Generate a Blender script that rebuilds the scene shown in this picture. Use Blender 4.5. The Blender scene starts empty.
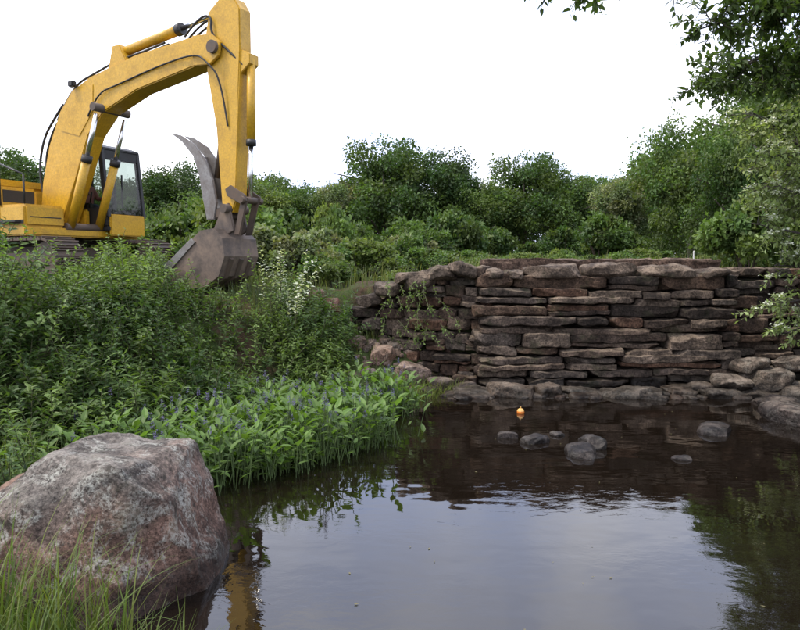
import bpy, bmesh, math, random
import numpy as np
from mathutils import Vector, Matrix, noise as mn
random.seed(7); rng=np.random.default_rng(7)
R=math.radians
scene=bpy.context.scene
EYE=2.2

# ------------------------------------------------------------------ mesh builder
class MB:
    def __init__(s): s.v=[];s.f=[];s.c=[];s.n=0
    def add(s,V,F,col,mat=0):
        V=np.asarray(V,float).reshape(-1,3)
        for a in F:
            a=np.asarray(a,int)
            if a.size: s.f.append((a+s.n,mat))
        c=np.asarray(col,float)
        if c.ndim==1: c=np.tile(c,(len(V),1))
        s.c.append(c); s.v.append(V); s.n+=len(V)
    def build(s,name,mats,smooth=False,loc=None,parent=None):
        V=np.concatenate(s.v); C=np.concatenate(s.c)
        me=bpy.data.meshes.new(name)
        me.vertices.add(len(V)); me.vertices.foreach_set("co",V.astype(np.float32).ravel())
        loops=np.concatenate([a.ravel() for a,m in s.f])
        tot=np.concatenate([np.full(len(a),a.shape[1]) for a,m in s.f])
        mi=np.concatenate([np.full(len(a),m) for a,m in s.f])
        st=np.concatenate([[0],np.cumsum(tot)[:-1]])
        me.loops.add(len(loops)); me.loops.foreach_set("vertex_index",loops.astype(np.int32))
        me.polygons.add(len(tot)); me.polygons.foreach_set("loop_start",st.astype(np.int32))
        me.polygons.foreach_set("material_index",mi.astype(np.int32))
        me.polygons.foreach_set("use_smooth",np.full(len(tot),bool(smooth)))
        at=me.attributes.new("Col",'FLOAT_COLOR','POINT')
        C4=np.concatenate([C,np.ones((len(C),1))],1)
        at.data.foreach_set("color",C4.astype(np.float32).ravel())
        me.update(calc_edges=True); me.validate()
        for m in mats: me.materials.append(m)
        ob=bpy.data.objects.new(name,me); scene.collection.objects.link(ob)
        if loc is not None: ob.location=loc
        if parent: ob.parent=parent
        return ob

def unit(a): 
    return a/np.maximum(np.linalg.norm(a,axis=-1,keepdims=True),1e-9)

def add_leaves(mb,P,D,N,L,W,col,detail=True,mat=0,droop=.18,fold=.12):
    n=len(P); D=unit(D); S=unit(np.cross(D,N)); N=np.cross(S,D)
    L=np.asarray(L).reshape(-1,1)*np.ones((n,1)); W=np.asarray(W).reshape(-1,1)*np.ones((n,1))
    col=np.asarray(col)
    if col.ndim==1: col=np.tile(col,(n,1))
    i=np.arange(n)[:,None]
    if not detail:
        V=np.stack([P,P+D*L*.5+S*W*.5,P+D*L-N*L*droop,P+D*L*.45-S*W*.5],1)
        mb.add(V,[i*4+np.array([[0,1,2,3]])],np.repeat(col,4,0),mat)
    else:
        z1=-N*L*droop*.1; z2=-N*L*droop*.45
        f=N*W*fold
        V=np.stack([P,
          P+D*L*.28+S*W*.46+z1+f, P+D*L*.28+z1, P+D*L*.28-S*W*.46+z1+f,
          P+D*L*.65+S*W*.36+z2+f, P+D*L*.65+z2, P+D*L*.65-S*W*.36+z2+f,
          P+D*L-N*L*droop],1)
        q=np.array([[1,2,5,4],[2,3,6,5]]); t=np.array([[0,2,1],[0,3,2],[4,5,7],[5,6,7]])
        mb.add(V,[(i[:,None]*8+q[None]).reshape(-1,4),(i[:,None]*8+t[None]).reshape(-1,3)],np.repeat(col,8,0),mat)

def tube(mb,pts,rad,col,seg=7,mat=0):
    pts=np.asarray(pts,float); n=len(pts)
    T=unit(np.gradient(pts,axis=0)); up=np.array([0.13,.21,1.0]); 
    A=unit(np.cross(T,up)); B=np.cross(T,A)
    ang=np.linspace(0,2*np.pi,seg,endpoint=False)
    rad=np.asarray(rad).reshape(-1,1,1)*np.ones((n,1,1))
    V=pts[:,None]+rad*(np.cos(ang)[None,:,None]*A[:,None]+np.sin(ang)[None,:,None]*B[:,None])
    F=[]
    for a in range(n-1):
        for b in range(seg):
            c=(b+1)%seg; F.append([a*seg+b,a*seg+c,(a+1)*seg+c,(a+1)*seg+b])
    mb.add(V,[np.array(F),np.array([list(range(seg))[::-1]]),np.array([[ (n-1)*seg+k for k in range(seg)]])],col,mat)

# ------------------------------------------------------------------ materials
def newmat(name):
    m=bpy.data.materials.new(name); m.use_nodes=True
    nt=m.node_tree; nt.nodes.clear()
    o=nt.nodes.new('ShaderNodeOutputMaterial')
    return m,nt,o
def N(nt,t,**k):
    n=nt.nodes.new(t)
    for a,b in k.items(): setattr(n,a,b)
    return n
def noise_node(nt,scale,detail=6,rough=.6,vec=None,dist=0):
    n=N(nt,'ShaderNodeTexNoise'); n.inputs['Scale'].default_value=scale
    n.inputs['Detail'].default_value=detail; n.inputs['Roughness'].default_value=rough
    n.inputs['Distortion'].default_value=dist
    if vec is not None: nt.links.new(vec,n.inputs['Vector'])
    return n
def ramp(nt,src,stops):
    r=N(nt,'ShaderNodeValToRGB'); e=r.color_ramp.elements
    while len(e)<len(stops): e.new(.5)
    for k,(p,c) in enumerate(stops):
        e[k].position=p; e[k].color=(*c,1) if not isinstance(c,(int,float)) else (c,c,c,1)
    nt.links.new(src,r.inputs[0]); return r
def mixc(nt,fac,a,b,mode='MIX'):
    m=N(nt,'ShaderNodeMix',data_type='RGBA',blend_type=mode)
    for s,i in ((fac,0),(a,6),(b,7)):
        if hasattr(s,'links'): nt.links.new(s,m.inputs[i])
        elif isinstance(s,(tuple,list)): m.inputs[i].default_value=(*s,1)
        else: m.inputs[i].default_value=s
    return m.outputs[2]
def bump(nt,h,strength,dist,prev=None):
    b=N(nt,'ShaderNodeBump'); b.inputs['Strength'].default_value=strength; b.inputs['Distance'].default_value=dist
    nt.links.new(h,b.inputs['Height'])
    if prev: nt.links.new(prev,b.inputs['Normal'])
    return b.outputs[0]

def leaf_mat(name,trans=.35,rough=.5):
    m,nt,o=newmat(name)
    a=N(nt,'ShaderNodeAttribute',attribute_name='Col')
    p=N(nt,'ShaderNodeBsdfPrincipled'); p.inputs['Roughness'].default_value=rough
    p.inputs['Specular IOR Level'].default_value=.3
    tr=N(nt,'ShaderNodeBsdfTranslucent')
    c2=mixc(nt,1.0,a.outputs['Color'],(1.5,1.6,.6),'MULTIPLY')
    nt.links.new(a.outputs['Color'],p.inputs['Base Color']); nt.links.new(c2,tr.inputs['Color'])
    mx=N(nt,'ShaderNodeMixShader'); mx.inputs[0].default_value=trans
    nt.links.new(p.outputs[0],mx.inputs[1]); nt.links.new(tr.outputs[0],mx.inputs[2]); nt.links.new(mx.outputs[0],o.inputs[0])
    return m
LEAF=leaf_mat('leaf'); 
def bark_mat():
    m,nt,o=newmat('bark'); a=N(nt,'ShaderNodeAttribute',attribute_name='Col')
    tc=N(nt,'ShaderNodeTexCoord'); n=noise_node(nt,14,4,.7,tc.outputs['Object'])
    r=ramp(nt,n.outputs[0],[(.3,.4),(.7,1.3)])
    c=mixc(nt,1.0,a.outputs['Color'],r.outputs[0],'MULTIPLY')
    p=N(nt,'ShaderNodeBsdfPrincipled'); p.inputs['Roughness'].default_value=.9
    nt.links.new(c,p.inputs['Base Color']); nt.links.new(p.outputs[0],o.inputs[0]); return m
BARK=bark_mat()

def stone_mat(name,lichen=.0,light=(.33,.30,.25),scale=1.0,moss=0,upf=.6,red=0,det=5):
    m,nt,o=newmat(name); L=nt.links
    a=N(nt,'ShaderNodeAttribute',attribute_name='Col')
    tc=N(nt,'ShaderNodeTexCoord'); v=tc.outputs['Object']
    n1=noise_node(nt,3.2*scale,det,.72,v); n2=noise_node(nt,30*scale,4,.8,v); n3=noise_node(nt,1.1*scale,2,.5,v)
    r1=ramp(nt,n1.outputs[0],[(.3,.3),(.5,.85),(.7,1.9)])
    c=mixc(nt,1.0,a.outputs['Color'],r1.outputs[0],'MULTIPLY')
    r2=ramp(nt,n2.outputs[0],[(.34,.25),(.5,.9),(.66,1.7)])
    c=mixc(nt,1.0,c,r2.outputs[0],'MULTIPLY')
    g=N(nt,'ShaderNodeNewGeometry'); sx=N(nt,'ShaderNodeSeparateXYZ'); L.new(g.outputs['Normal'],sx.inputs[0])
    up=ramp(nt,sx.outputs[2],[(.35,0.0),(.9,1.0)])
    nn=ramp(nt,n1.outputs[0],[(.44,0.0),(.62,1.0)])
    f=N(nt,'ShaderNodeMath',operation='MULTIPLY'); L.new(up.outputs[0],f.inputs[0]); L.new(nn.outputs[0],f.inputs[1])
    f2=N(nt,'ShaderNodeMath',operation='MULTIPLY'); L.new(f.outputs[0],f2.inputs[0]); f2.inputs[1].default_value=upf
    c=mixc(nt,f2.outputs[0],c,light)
    if red>0:
        sp0=N(nt,'ShaderNodeSeparateXYZ'); L.new(g.outputs['Position'],sp0.inputs[0])
        ad=N(nt,'ShaderNodeMath',operation='MULTIPLY_ADD'); L.new(n3.outputs[0],ad.inputs[0]); ad.inputs[1].default_value=-1.1; L.new(sp0.outputs[2],ad.inputs[2])
        rr=ramp(nt,ad.outputs[0],[(-0.0,red),(.28,0.0)])
        c=mixc(nt,rr.outputs[0],c,mixc(nt,1.0,c,(1.15,.78,.66),'MULTIPLY'))
    if lichen>0:
        nb=noise_node(nt,4.5,5,.75,v,.6); rb=ramp(nt,nb.outputs[0],[(.5,0.0),(.6,lichen)])
        fine=ramp(nt,n2.outputs[0],[(.42,0.0),(.56,1.0)])
        mm=N(nt,'ShaderNodeMath',operation='MULTIPLY'); L.new(rb.outputs[0],mm.inputs[0]); L.new(fine.outputs[0],mm.inputs[1])
        c=mixc(nt,mm.outputs[0],c,(.34,.345,.30))
        dk=ramp(nt,noise_node(nt,7,5,.75,v).outputs[0],[(.34,.85),(.44,0.0)])
        c=mixc(nt,dk.outputs[0],c,(.035,.031,.024))
    if moss>0:
        nb=noise_node(nt,2.4,5,.72,v); rb=ramp(nt,nb.outputs[0],[(.55,0.0),(.66,moss)])
        c=mixc(nt,rb.outputs[0],c,(.04,.05,.02))
    rough=.88
    p=N(nt,'ShaderNodeBsdfPrincipled')
    sp=N(nt,'ShaderNodeSeparateXYZ'); L.new(g.outputs['Position'],sp.inputs[0])
    n4=N(nt,'ShaderNodeMath',operation='MULTIPLY_ADD'); L.new(n3.outputs[0],n4.inputs[0]); n4.inputs[1].default_value=-.25; L.new(sp.outputs[2],n4.inputs[2])
    wr=ramp(nt,n4.outputs[0],[(.0,.35),(.12,1.0)])
    c=mixc(nt,1.0,c,wr.outputs[0],'MULTIPLY')
    rw=ramp(nt,n4.outputs[0],[(.0,.4),(.12,rough)]); L.new(rw.outputs[0],p.inputs['Roughness'])
    p.inputs['Specular IOR Level'].default_value=.2
    L.new(c,p.inputs['Base Color'])
    b=bump(nt,n1.outputs[0],.8,.05/scale); b=bump(nt,n2.outputs[0],.9,.014/scale,b)
    L.new(b,p.inputs['Normal']); L.new(p.outputs[0],o.inputs[0]); return m
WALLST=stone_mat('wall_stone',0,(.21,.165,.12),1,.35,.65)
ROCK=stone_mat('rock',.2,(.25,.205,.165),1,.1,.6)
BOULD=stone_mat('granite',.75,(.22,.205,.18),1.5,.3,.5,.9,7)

def simple(name,col,rough=.5,metal=0,dirt=0,dcol=(.12,.08,.05),spec=.5,sc=3):
    m,nt,o=newmat(name); p=N(nt,'ShaderNodeBsdfPrincipled')
    p.inputs['Metallic'].default_value=metal; p.inputs['Roughness'].default_value=rough; p.inputs['Specular IOR Level'].default_value=spec
    tc=N(nt,'ShaderNodeTexCoord'); n=noise_node(nt,sc,6,.75,tc.outputs['Object']); n2=noise_node(nt,sc*9,3,.7,tc.outputs['Object'])
    r=ramp(nt,n.outputs[0],[(.62-dirt*.4,0.0),(.8-dirt*.3,min(1,dirt*1.4))])
    r2=ramp(nt,n2.outputs[0],[(.3,.72),(.7,1.1)])
    c=mixc(nt,1.0,col,r2.outputs[0],'MULTIPLY'); c=mixc(nt,r.outputs[0],c,dcol)
    nt.links.new(c,p.inputs['Base Color'])
    rr=ramp(nt,n.outputs[0],[(.3,rough*.8),(.7,min(1,rough*1.4))]); nt.links.new(rr.outputs[0],p.inputs['Roughness'])
    nt.links.new(p.outputs[0],o.inputs[0]); return m
YEL=simple('yellow_paint',(.54,.305,.014),.42,0,.33,(.22,.12,.035))
BLK=simple('black_paint',(.015,.015,.015),.5,0,.3,(.06,.045,.035))
STEEL=simple('dirty_steel',(.07,.055,.043),.6,.2,.6,(.12,.08,.055))
BUCK=simple('worn_bucket_steel',(.07,.056,.047),.65,.1,.62,(.19,.14,.105),.4,2.2)
THUMB=simple('bare_steel',(.22,.21,.2),.5,.4,.5,(.12,.095,.08))
CHROME=simple('chrome_rod',(.7,.7,.7),.2,1,0)
RUBBER=simple('hose_rubber',(.015,.015,.015),.6)
SKIN=simple('skin',(.45,.25,.18),.6); SHIRT=simple('shirt_cloth',(.4,.14,.12),.9); JEANS=simple('trouser_cloth',(.05,.07,.12),.9)
def glassm():
    m,nt,o=newmat('cab_glass'); t=N(nt,'ShaderNodeBsdfTransparent'); t.inputs[0].default_value=(.55,.6,.57,1)
    g=N(nt,'ShaderNodeBsdfGlossy'); g.inputs['Roughness'].default_value=.03
    f=N(nt,'ShaderNodeFresnel'); mx=N(nt,'ShaderNodeMixShader')
    nt.links.new(f.outputs[0],mx.inputs[0]); nt.links.new(t.outputs[0],mx.inputs[1]); nt.links.new(g.outputs[0],mx.inputs[2]); nt.links.new(mx.outputs[0],o.inputs[0]); return m
GLASS=glassm()

# ------------------------------------------------------------------ terrain
POOL=np.array([(-1.0,2.6),(-1.2,3.6),(-2.5,5.0),(-3.1,6.5),(-2.6,8.2),(-1.2,10),(0.2,10.9),(1.2,11.9),(7.2,12.0),(7.4,9),(8.5,2.6)])
def sdist(X,Y):
    d=np.full(X.shape,1e9); ins=np.zeros(X.shape,bool); n=len(POOL)
    for i in range(n):
        a=POOL[i]; b=POOL[(i+1)%n]; e=b-a
        t=np.clip(((X-a[0])*e[0]+(Y-a[1])*e[1])/(e@e),0,1)
        d=np.minimum(d,np.hypot(X-a[0]-t*e[0],Y-a[1]-t*e[1]))
        c=((a[1]>Y)!=(b[1]>Y))&(X<(b[0]-a[0])*(Y-a[1])/((b[1]-a[1]) if b[1]!=a[1] else 1e-9)+a[0])
        ins^=c
    return np.where(ins,-d,d)
def ss(t): t=np.clip(t,0,1); return t*t*(3-2*t)
def yw(X): return np.where(X>1.25,12.05,np.interp(X,[-1.2,1.25],[13.1,12.05]))
def height(X,Y):
    X=np.asarray(X,float);Y=np.asarray(Y,float)
    d=sdist(X,Y)
    near=ss((5.2-Y)/2.5)
    mid=ss((X+1.6)/1.0)*ss((Y-9.5)/1.5)*(1-ss((X-6.9)/.5))
    H=1.75*(1-near)+.6*near; Wd=3.0*(1-near)+1.6*near
    H=H*(1-mid)+.8*mid; Wd=Wd*(1-mid)+1.8*mid
    zf=H*ss(d/Wd)
    zin=-.05-.6*ss(-d/1.5)
    z=np.where(d>0,zf-.05,zin)
    s=ss((Y-yw(X)-.15)/.35)*ss((X+1.8)/1.0)
    pl=1.72+.28*ss((X+.6)/1.8)
    z=z*(1-s)+pl*s
    far=ss((np.hypot(X,Y)-40)/100)
    z=z+far*(1.5*np.sin(X*.02+1)+1.0*np.cos(Y*.023))
    z=z+ss((d-.1)/.5)*(.05*np.sin(X*2.3+Y*1.1)+.04*np.sin(Y*3.1-X*1.7))*ss((60-np.hypot(X,Y))/30)
    return z
def hz(x,y): return float(height(np.array([x]),np.array([y]))[0])
gx=np.concatenate([-np.geomspace(400,9,40),np.arange(-8.8,9.8,.12),np.geomspace(10,400,40)])
gy=np.concatenate([-np.geomspace(100,1,16),np.arange(-.8,15.5,.12),np.geomspace(15.8,600,50)])
X,Y=np.meshgrid(gx,gy); Z=height(X,Y)
mb=MB(); nx,ny=len(gx),len(gy)
idx=np.arange(nx*ny).reshape(ny,nx)
F=np.stack([idx[:-1,:-1],idx[:-1,1:],idx[1:,1:],idx[1:,:-1]],-1).reshape(-1,4)
mb.add(np.stack([X,Y,Z],-1),[F],(.1,.1,.1))
def ground_mat():
    m,nt,o=newmat('ground'); L=nt.links
    g=N(nt,'ShaderNodeNewGeometry'); v=g.outputs['Position']
    a=noise_node(nt,.9,5,.7,v); b=noise_node(nt,14,4,.78,v)
    soil=ramp(nt,b.outputs[0],[(.3,(.022,.015,.01)),(.7,(.085,.055,.035))])
    grs=ramp(nt,b.outputs[0],[(.3,(.02,.035,.01)),(.7,(.065,.09,.025))])
    f=ramp(nt,a.outputs[0],[(.42,0.0),(.55,1.0)])
    c=mixc(nt,f.outputs[0],soil.outputs[0],grs.outputs[0])
    sp=N(nt,'ShaderNodeSeparateXYZ'); L.new(v,sp.inputs[0])
    w=ramp(nt,sp.outputs[2],[(.0,0.0),(.15,1.0)])
    c=mixc(nt,w.outputs[0],(.015,.012,.008),c)
    p=N(nt,'ShaderNodeBsdfPrincipled'); p.inputs['Roughness'].default_value=.95; p.inputs['Specular IOR Level'].default_value=.15
    L.new(c,p.inputs['Base Color']); L.new(bump(nt,b.outputs[0],.8,.04),p.inputs['Normal']); L.new(p.outputs[0],o.inputs[0]); return m
mb.build('ground',[ground_mat()],True)

# water
def water_mat():
    m,nt,o=newmat('water'); L=nt.links
    tc=N(nt,'ShaderNodeTexCoord'); mp=N(nt,'ShaderNodeMapping'); mp.inputs['Scale'].default_value=(1,1.6,1); L.new(tc.outputs['Object'],mp.inputs[0])
    a=noise_node(nt,1.6,2,.5,mp.outputs[0]); b=noise_node(nt,9,3,.55,mp.outputs[0],.5)
    patch=ramp(nt,noise_node(nt,.55,2,.5,mp.outputs[0]).outputs[0],[(.42,.08),(.62,1.0)])
    h=N(nt,'ShaderNodeMath',operation='MULTIPLY'); L.new(b.outputs[0],h.inputs[0]); L.new(patch.outputs[0],h.inputs[1])
    n=bump(nt,a.outputs[0],.11,.05); n=bump(nt,h.outputs[0],.13,.012,n)
    p=N(nt,'ShaderNodeBsdfPrincipled'); p.inputs['Base Color'].default_value=(.0065,.0045,.003,1)
    p.inputs['Roughness'].default_value=.012; p.inputs['IOR'].default_value=1.62
    L.new(n,p.inputs['Normal']); L.new(p.outputs[0],o.inputs[0]); return m
mb=MB(); mb.add([(-5,1.2,0),(9.2,1.2,0),(9.2,12.25,0),(-5,12.25,0)],[[[0,1,2,3]]],(0,0,0)); mb.build('water',[water_mat()])

# ------------------------------------------------------------------ rocks
def cubesphere(cuts):
    bm=bmesh.new(); bmesh.ops.create_cube(bm,size=2); bmesh.ops.subdivide_edges(bm,edges=bm.edges[:],cuts=cuts,use_grid_fill=True)
    bm.verts.index_update()
    V=np.array([v.co[:] for v in bm.verts]); F=np.array([[v.index for v in f.verts] for f in bm.faces]); bm.free(); return V,F
CS={k:cubesphere(k) for k in (4,7,11,14,70)}
def rock(mb,c,half,seed,res=7,box=5,chops=6,amp=.05,freq=2.5,rotz=0,col=(.1,.08,.06),planes=None,tilt=0,chop=(.72,.98)):
    V,F=CS[res]; r=random.Random(seed)
    p=V/ (np.abs(V)**box).sum(1,keepdims=True)**(1/box)
    for k in range(chops):
        n=np.array([r.gauss(0,1),r.gauss(0,1),r.gauss(0,.8)]); n/=np.linalg.norm(n)
        sup=np.abs(n).sum()*.55+.45
        d=r.uniform(*chop)*min(sup,1.4)
        e=p@n-d; p=p-np.where(e>0,e,0)[:,None]*n
    p=p*np.array(half)
    if planes:
        for n,d in planes:
            n=np.array(n,float); l=np.linalg.norm(n); n/=l
            e=p@n-d; p=p-np.where(e>0,e,0)[:,None]*n
    o=Vector((seed*3.17%97,seed*1.3%89,seed*7.7%83))
    q=np.empty_like(p)
    for i in range(len(p)):
        w=Vector(p[i]); nv=mn.noise_vector(w*freq+o)*amp+mn.noise_vector(w*freq*3.3+o)*(amp*.4)
        if res>40: nv+=mn.noise_vector(w*freq*9+o)*(amp*.16)+mn.noise_vector(w*freq*22+o)*(amp*.07)
        q[i]=nv
    p=p+q
    ct,st=math.cos(tilt),math.sin(tilt); p=np.stack([p[:,0]*ct-p[:,2]*st,p[:,1],p[:,0]*st+p[:,2]*ct],1)
    cz,sz=math.cos(rotz),math.sin(rotz); p=np.stack([p[:,0]*cz-p[:,1]*sz,p[:,0]*sz+p[:,1]*cz,p[:,2]],1)
    mb.add(p+np.array(c),[F],col)
PAL=[(.062,.041,.029),(.076,.048,.032),(.05,.035,.026),(.085,.06,.044),(.09,.05,.032),(.062,.046,.036),(.105,.078,.058),(.036,.027,.021),(.074,.058,.046)]
def wall(mb,A,B,rows,z0,batter,lr,seed,topf=None,botf=None,jit=.05,thick=.36):
    A=np.array(A,float);B=np.array(B,float); Lw=np.linalg.norm(B-A); d=(B-A)/Lw; nrm=np.array([-d[1],d[0]]); ang=math.atan2(d[1],d[0])
    r=random.Random(seed); z=z0
    for ri,h in enumerate(rows):
        s=-r.uniform(0,.18); wob=r.uniform(0,6)
        while s<Lw-.05:
            l=r.uniform(*lr)*(1.4 if r.random()<.3 else 1)*(.7 if r.random()<.2 else 1); l=min(l,Lw-s+.08); l=max(l,.16)
            hh=h*r.uniform(.78,1.06); sc=s+l/2; zz=z+.03*math.sin(s*1.3+wob)
            zt=topf(sc) if topf else 99; zb=botf(sc) if botf else -9
            if z+h*.6<zt and z+h>zb:
                parts=[(zz,hh)] if (h<.17 or r.random()<.65) else [(zz,hh*.42),(zz+hh*.44,hh*.56)]
                for pz,ph in parts:
                    off=batter*(pz-z0)+r.uniform(-jit,jit)+thick
                    pc=A+d*sc+nrm*off
                    rock(mb,(pc[0],pc[1],pz+ph/2),(l/2*r.uniform(.96,1.03),thick,ph/2*1.04),r.randint(0,99999),11,r.choice([8,12,16]),r.choice([2,3,5]),.03,5,ang+r.uniform(-.05,.05),PAL[r.randrange(len(PAL))],None,r.uniform(-.03,.03),(.8,1.02))
            s+=l+r.uniform(0,.02)
        z+=h
mb=MB()
rows=[.25,.13,.21,.14,.26,.12,.15,.22,.12,.15,.25]
wall(mb,(1.42,11.5),(5.8,11.5),rows,-.02,.14,(.5,1.35),3,jit=.085)
r=random.Random(5)
for x0,x1,h in [(1.5,1.82,.2),(1.85,2.17,.16),(2.2,3.2,.25),(3.26,4.15,.28),(4.22,5.15,.24),(5.25,5.75,.18)]:
    rock(mb,((x0+x1)/2,12.1,1.93+h/2-.03),((x1-x0)/2,.4,h/2),r.randint(0,999),14,5,8,.035,3.5,0,(.1,.074,.055),None,r.uniform(-.04,.04),(.7,.95))
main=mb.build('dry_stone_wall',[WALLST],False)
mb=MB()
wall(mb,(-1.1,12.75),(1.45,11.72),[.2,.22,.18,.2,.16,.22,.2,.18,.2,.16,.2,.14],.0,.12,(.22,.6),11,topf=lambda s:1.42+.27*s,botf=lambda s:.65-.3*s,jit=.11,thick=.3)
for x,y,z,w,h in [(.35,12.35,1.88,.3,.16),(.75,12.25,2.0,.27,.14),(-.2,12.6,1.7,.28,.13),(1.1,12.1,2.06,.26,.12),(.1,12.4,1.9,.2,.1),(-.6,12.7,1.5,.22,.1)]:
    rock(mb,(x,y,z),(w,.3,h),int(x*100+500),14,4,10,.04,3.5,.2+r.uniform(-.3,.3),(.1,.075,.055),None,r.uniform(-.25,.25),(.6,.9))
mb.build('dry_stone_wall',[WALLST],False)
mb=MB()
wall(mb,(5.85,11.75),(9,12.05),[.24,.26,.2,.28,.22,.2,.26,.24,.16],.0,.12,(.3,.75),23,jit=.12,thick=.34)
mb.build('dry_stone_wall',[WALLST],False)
mb=MB()
def boxv(x0,x1,y0,y1,z0,z1):
    V=[(x0,y0,z0),(x1,y0,z0),(x1,y1,z0),(x0,y1,z0),(x0,y0,z1),(x1,y0,z1),(x1,y1,z1),(x0,y1,z1)]
    return V,[np.array([[0,3,2,1],[4,5,6,7],[0,1,5,4],[1,2,6,5],[2,3,7,6],[3,0,4,7]])]
V,Fb=boxv(1.5,9,12.15,12.7,-.3,1.9); mb.add(V,Fb,(.02,.015,.01))
core=mb.build('wall_core',[WALLST]); core.parent=main
bm=bmesh.new(); bmesh.ops.create_cube(bm,size=1)
for v in bm.verts: v.co=Vector((v.co.x*4.4+3.72,v.co.y*.45+12.75,v.co.z*.5+2.0))
bmesh.ops.subdivide_edges(bm,edges=bm.edges[:],cuts=34,use_grid_fill=True)
for v in bm.verts:
    w=mn.noise_vector(v.co*2.5)*.035+mn.noise_vector(v.co*8)*.03+mn.noise_vector(v.co*17)*.015; v.co+=w
me=bpy.data.meshes.new('concrete_sill'); bm.to_mesh(me); bm.free()
at=me.attributes.new("Col",'FLOAT_COLOR','POINT'); at.data.foreach_set("color",np.tile(np.array([.095,.062,.045,1],np.float32),len(me.vertices)))
me.materials.append(WALLST); ob=bpy.data.objects.new('concrete_sill',me); scene.collection.objects.link(ob)

mb=MB(); r=random.Random(9)
x=.9
while x<7.2:
    w=r.uniform(.16,.46); x+=w
    rock(mb,(x,11.28-r.uniform(0,.25),r.uniform(.02,.08)),(w*1.05,r.uniform(.22,.34),r.uniform(.07,.13)),r.randint(0,9999),14,4,9,.035,4,r.uniform(-.4,.4),r.choice([(.14,.115,.09),(.15,.11,.08),(.09,.07,.058),(.19,.155,.125)]),None,r.uniform(-.12,.12),(.6,.95))
    x+=w*.8
for k in range(80):
    xx=r.uniform(.8,7); s=r.uniform(.04,.16)
    rock(mb,(xx,r.uniform(10.8,11.3),-.01),(s*1.4,s,s*.55),r.randint(0,9999),7,3.5,8,.02,6,r.uniform(0,3),r.choice(PAL),None,0,(.6,.95))
for x,y,z,w,d_,h in [(5.5,11.2,.2,.33,.3,.11),(6.15,11.2,.26,.4,.35,.17),(6.5,10.9,.1,.35,.3,.14),(5.95,11.4,.46,.28,.25,.1),(6.6,11.3,.5,.3,.25,.13),(5.0,11.25,.1,.3,.2,.09)]:
    rock(mb,(x,y,z),(w,d_,h),int(x*77),14,4,9,.04,3.5,r.uniform(-.4,.4),(.1,.078,.06),None,r.uniform(-.2,.2),(.6,.95))
mb.build('rock_pile',[ROCK],False)
for i,(x,y,w,d_,h,zc) in enumerate([(1.36,8.4,.13,.1,.07,.0),(1.66,8.2,.18,.14,.09,-.01),(2.1,7.7,.28,.18,.10,-.01),(2.3,7.95,.16,.13,.12,.02),(3.16,7.45,.12,.08,.035,0),(2.0,8.5,.08,.08,.05,0),(4.1,8.7,.3,.2,.11,-.01),(5.5,9.3,.5,.35,.2,.03),(5.8,10.2,.4,.3,.14,0.02)]):
    mb=MB(); rock(mb,(x,y,zc),(w,d_,h),i*13+3,14,3,10,.02,6,i*.7,(.07,.054,.047),None,0,(.6,.95)); mb.build('pool_rock',[ROCK],False)
mb=MB()
for i,(x,y,w,d_,h,col) in enumerate([(-.3,12.0,.26,.22,.16,(.24,.155,.11)),(.18,11.75,.42,.3,.2,(.22,.155,.12)),(-.75,12.1,.2,.15,.1,(.16,.11,.08)),(.7,11.65,.26,.2,.16,(.15,.11,.09)),(1.05,11.55,.25,.2,.15,(.12,.09,.075)),(.45,11.3,.22,.18,.1,(.16,.125,.1)),(-1.3,12.7,.2,.2,.14,(.2,.09,.06)),(-1.55,12.9,.15,.12,.1,(.2,.11,.08)),(-.55,11.5,.15,.12,.08,(.16,.12,.1)),(.9,11.2,.2,.15,.1,(.13,.11,.09)),(-1.0,12.6,.12,.1,.09,(.16,.08,.06)),(-.1,12.35,.14,.1,.09,(.16,.12,.09)),(.5,11.9,.16,.12,.1,(.12,.09,.07))]):
    rock(mb,(x,y,hz(x,y)+h*.45),(w,d_,h),i*31+5,14,3.6,12,.03,4,i*.9,col,None,0,(.55,.9))
for k in range(110):
    x=r.uniform(-1.7,1.1); y=r.uniform(11.2,12.8); s=r.uniform(.03,.09)
    rock(mb,(x,y,hz(x,y)+s*.3),(s*1.3,s,s*.8),r.randint(0,9999),4,3.5,8,.01,8,r.uniform(0,3),r.choice([(.16,.11,.08),(.12,.09,.07),(.2,.13,.1)]),None,0,(.6,.95))
mb.build('rubble_pile',[ROCK],False)
# foreground boulder
mb=MB()
rock(mb,(-2.2,4.55,.12),(1.1,.72,.95),77,70,3.8,3,.075,1.5,0,(.125,.108,.093),
     [((.96,0,.27),.80),((-.52,0,.85),.72),((0.04,0,1),.77),((.1,-.9,.25),.6),((-.2,-.55,.8),.74),((.68,-.1,.7),.88),((.75,-.66,.1),.74),((-.7,-.5,.5),.8)])
mb.build('granite_boulder',[BOULD],True)

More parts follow.
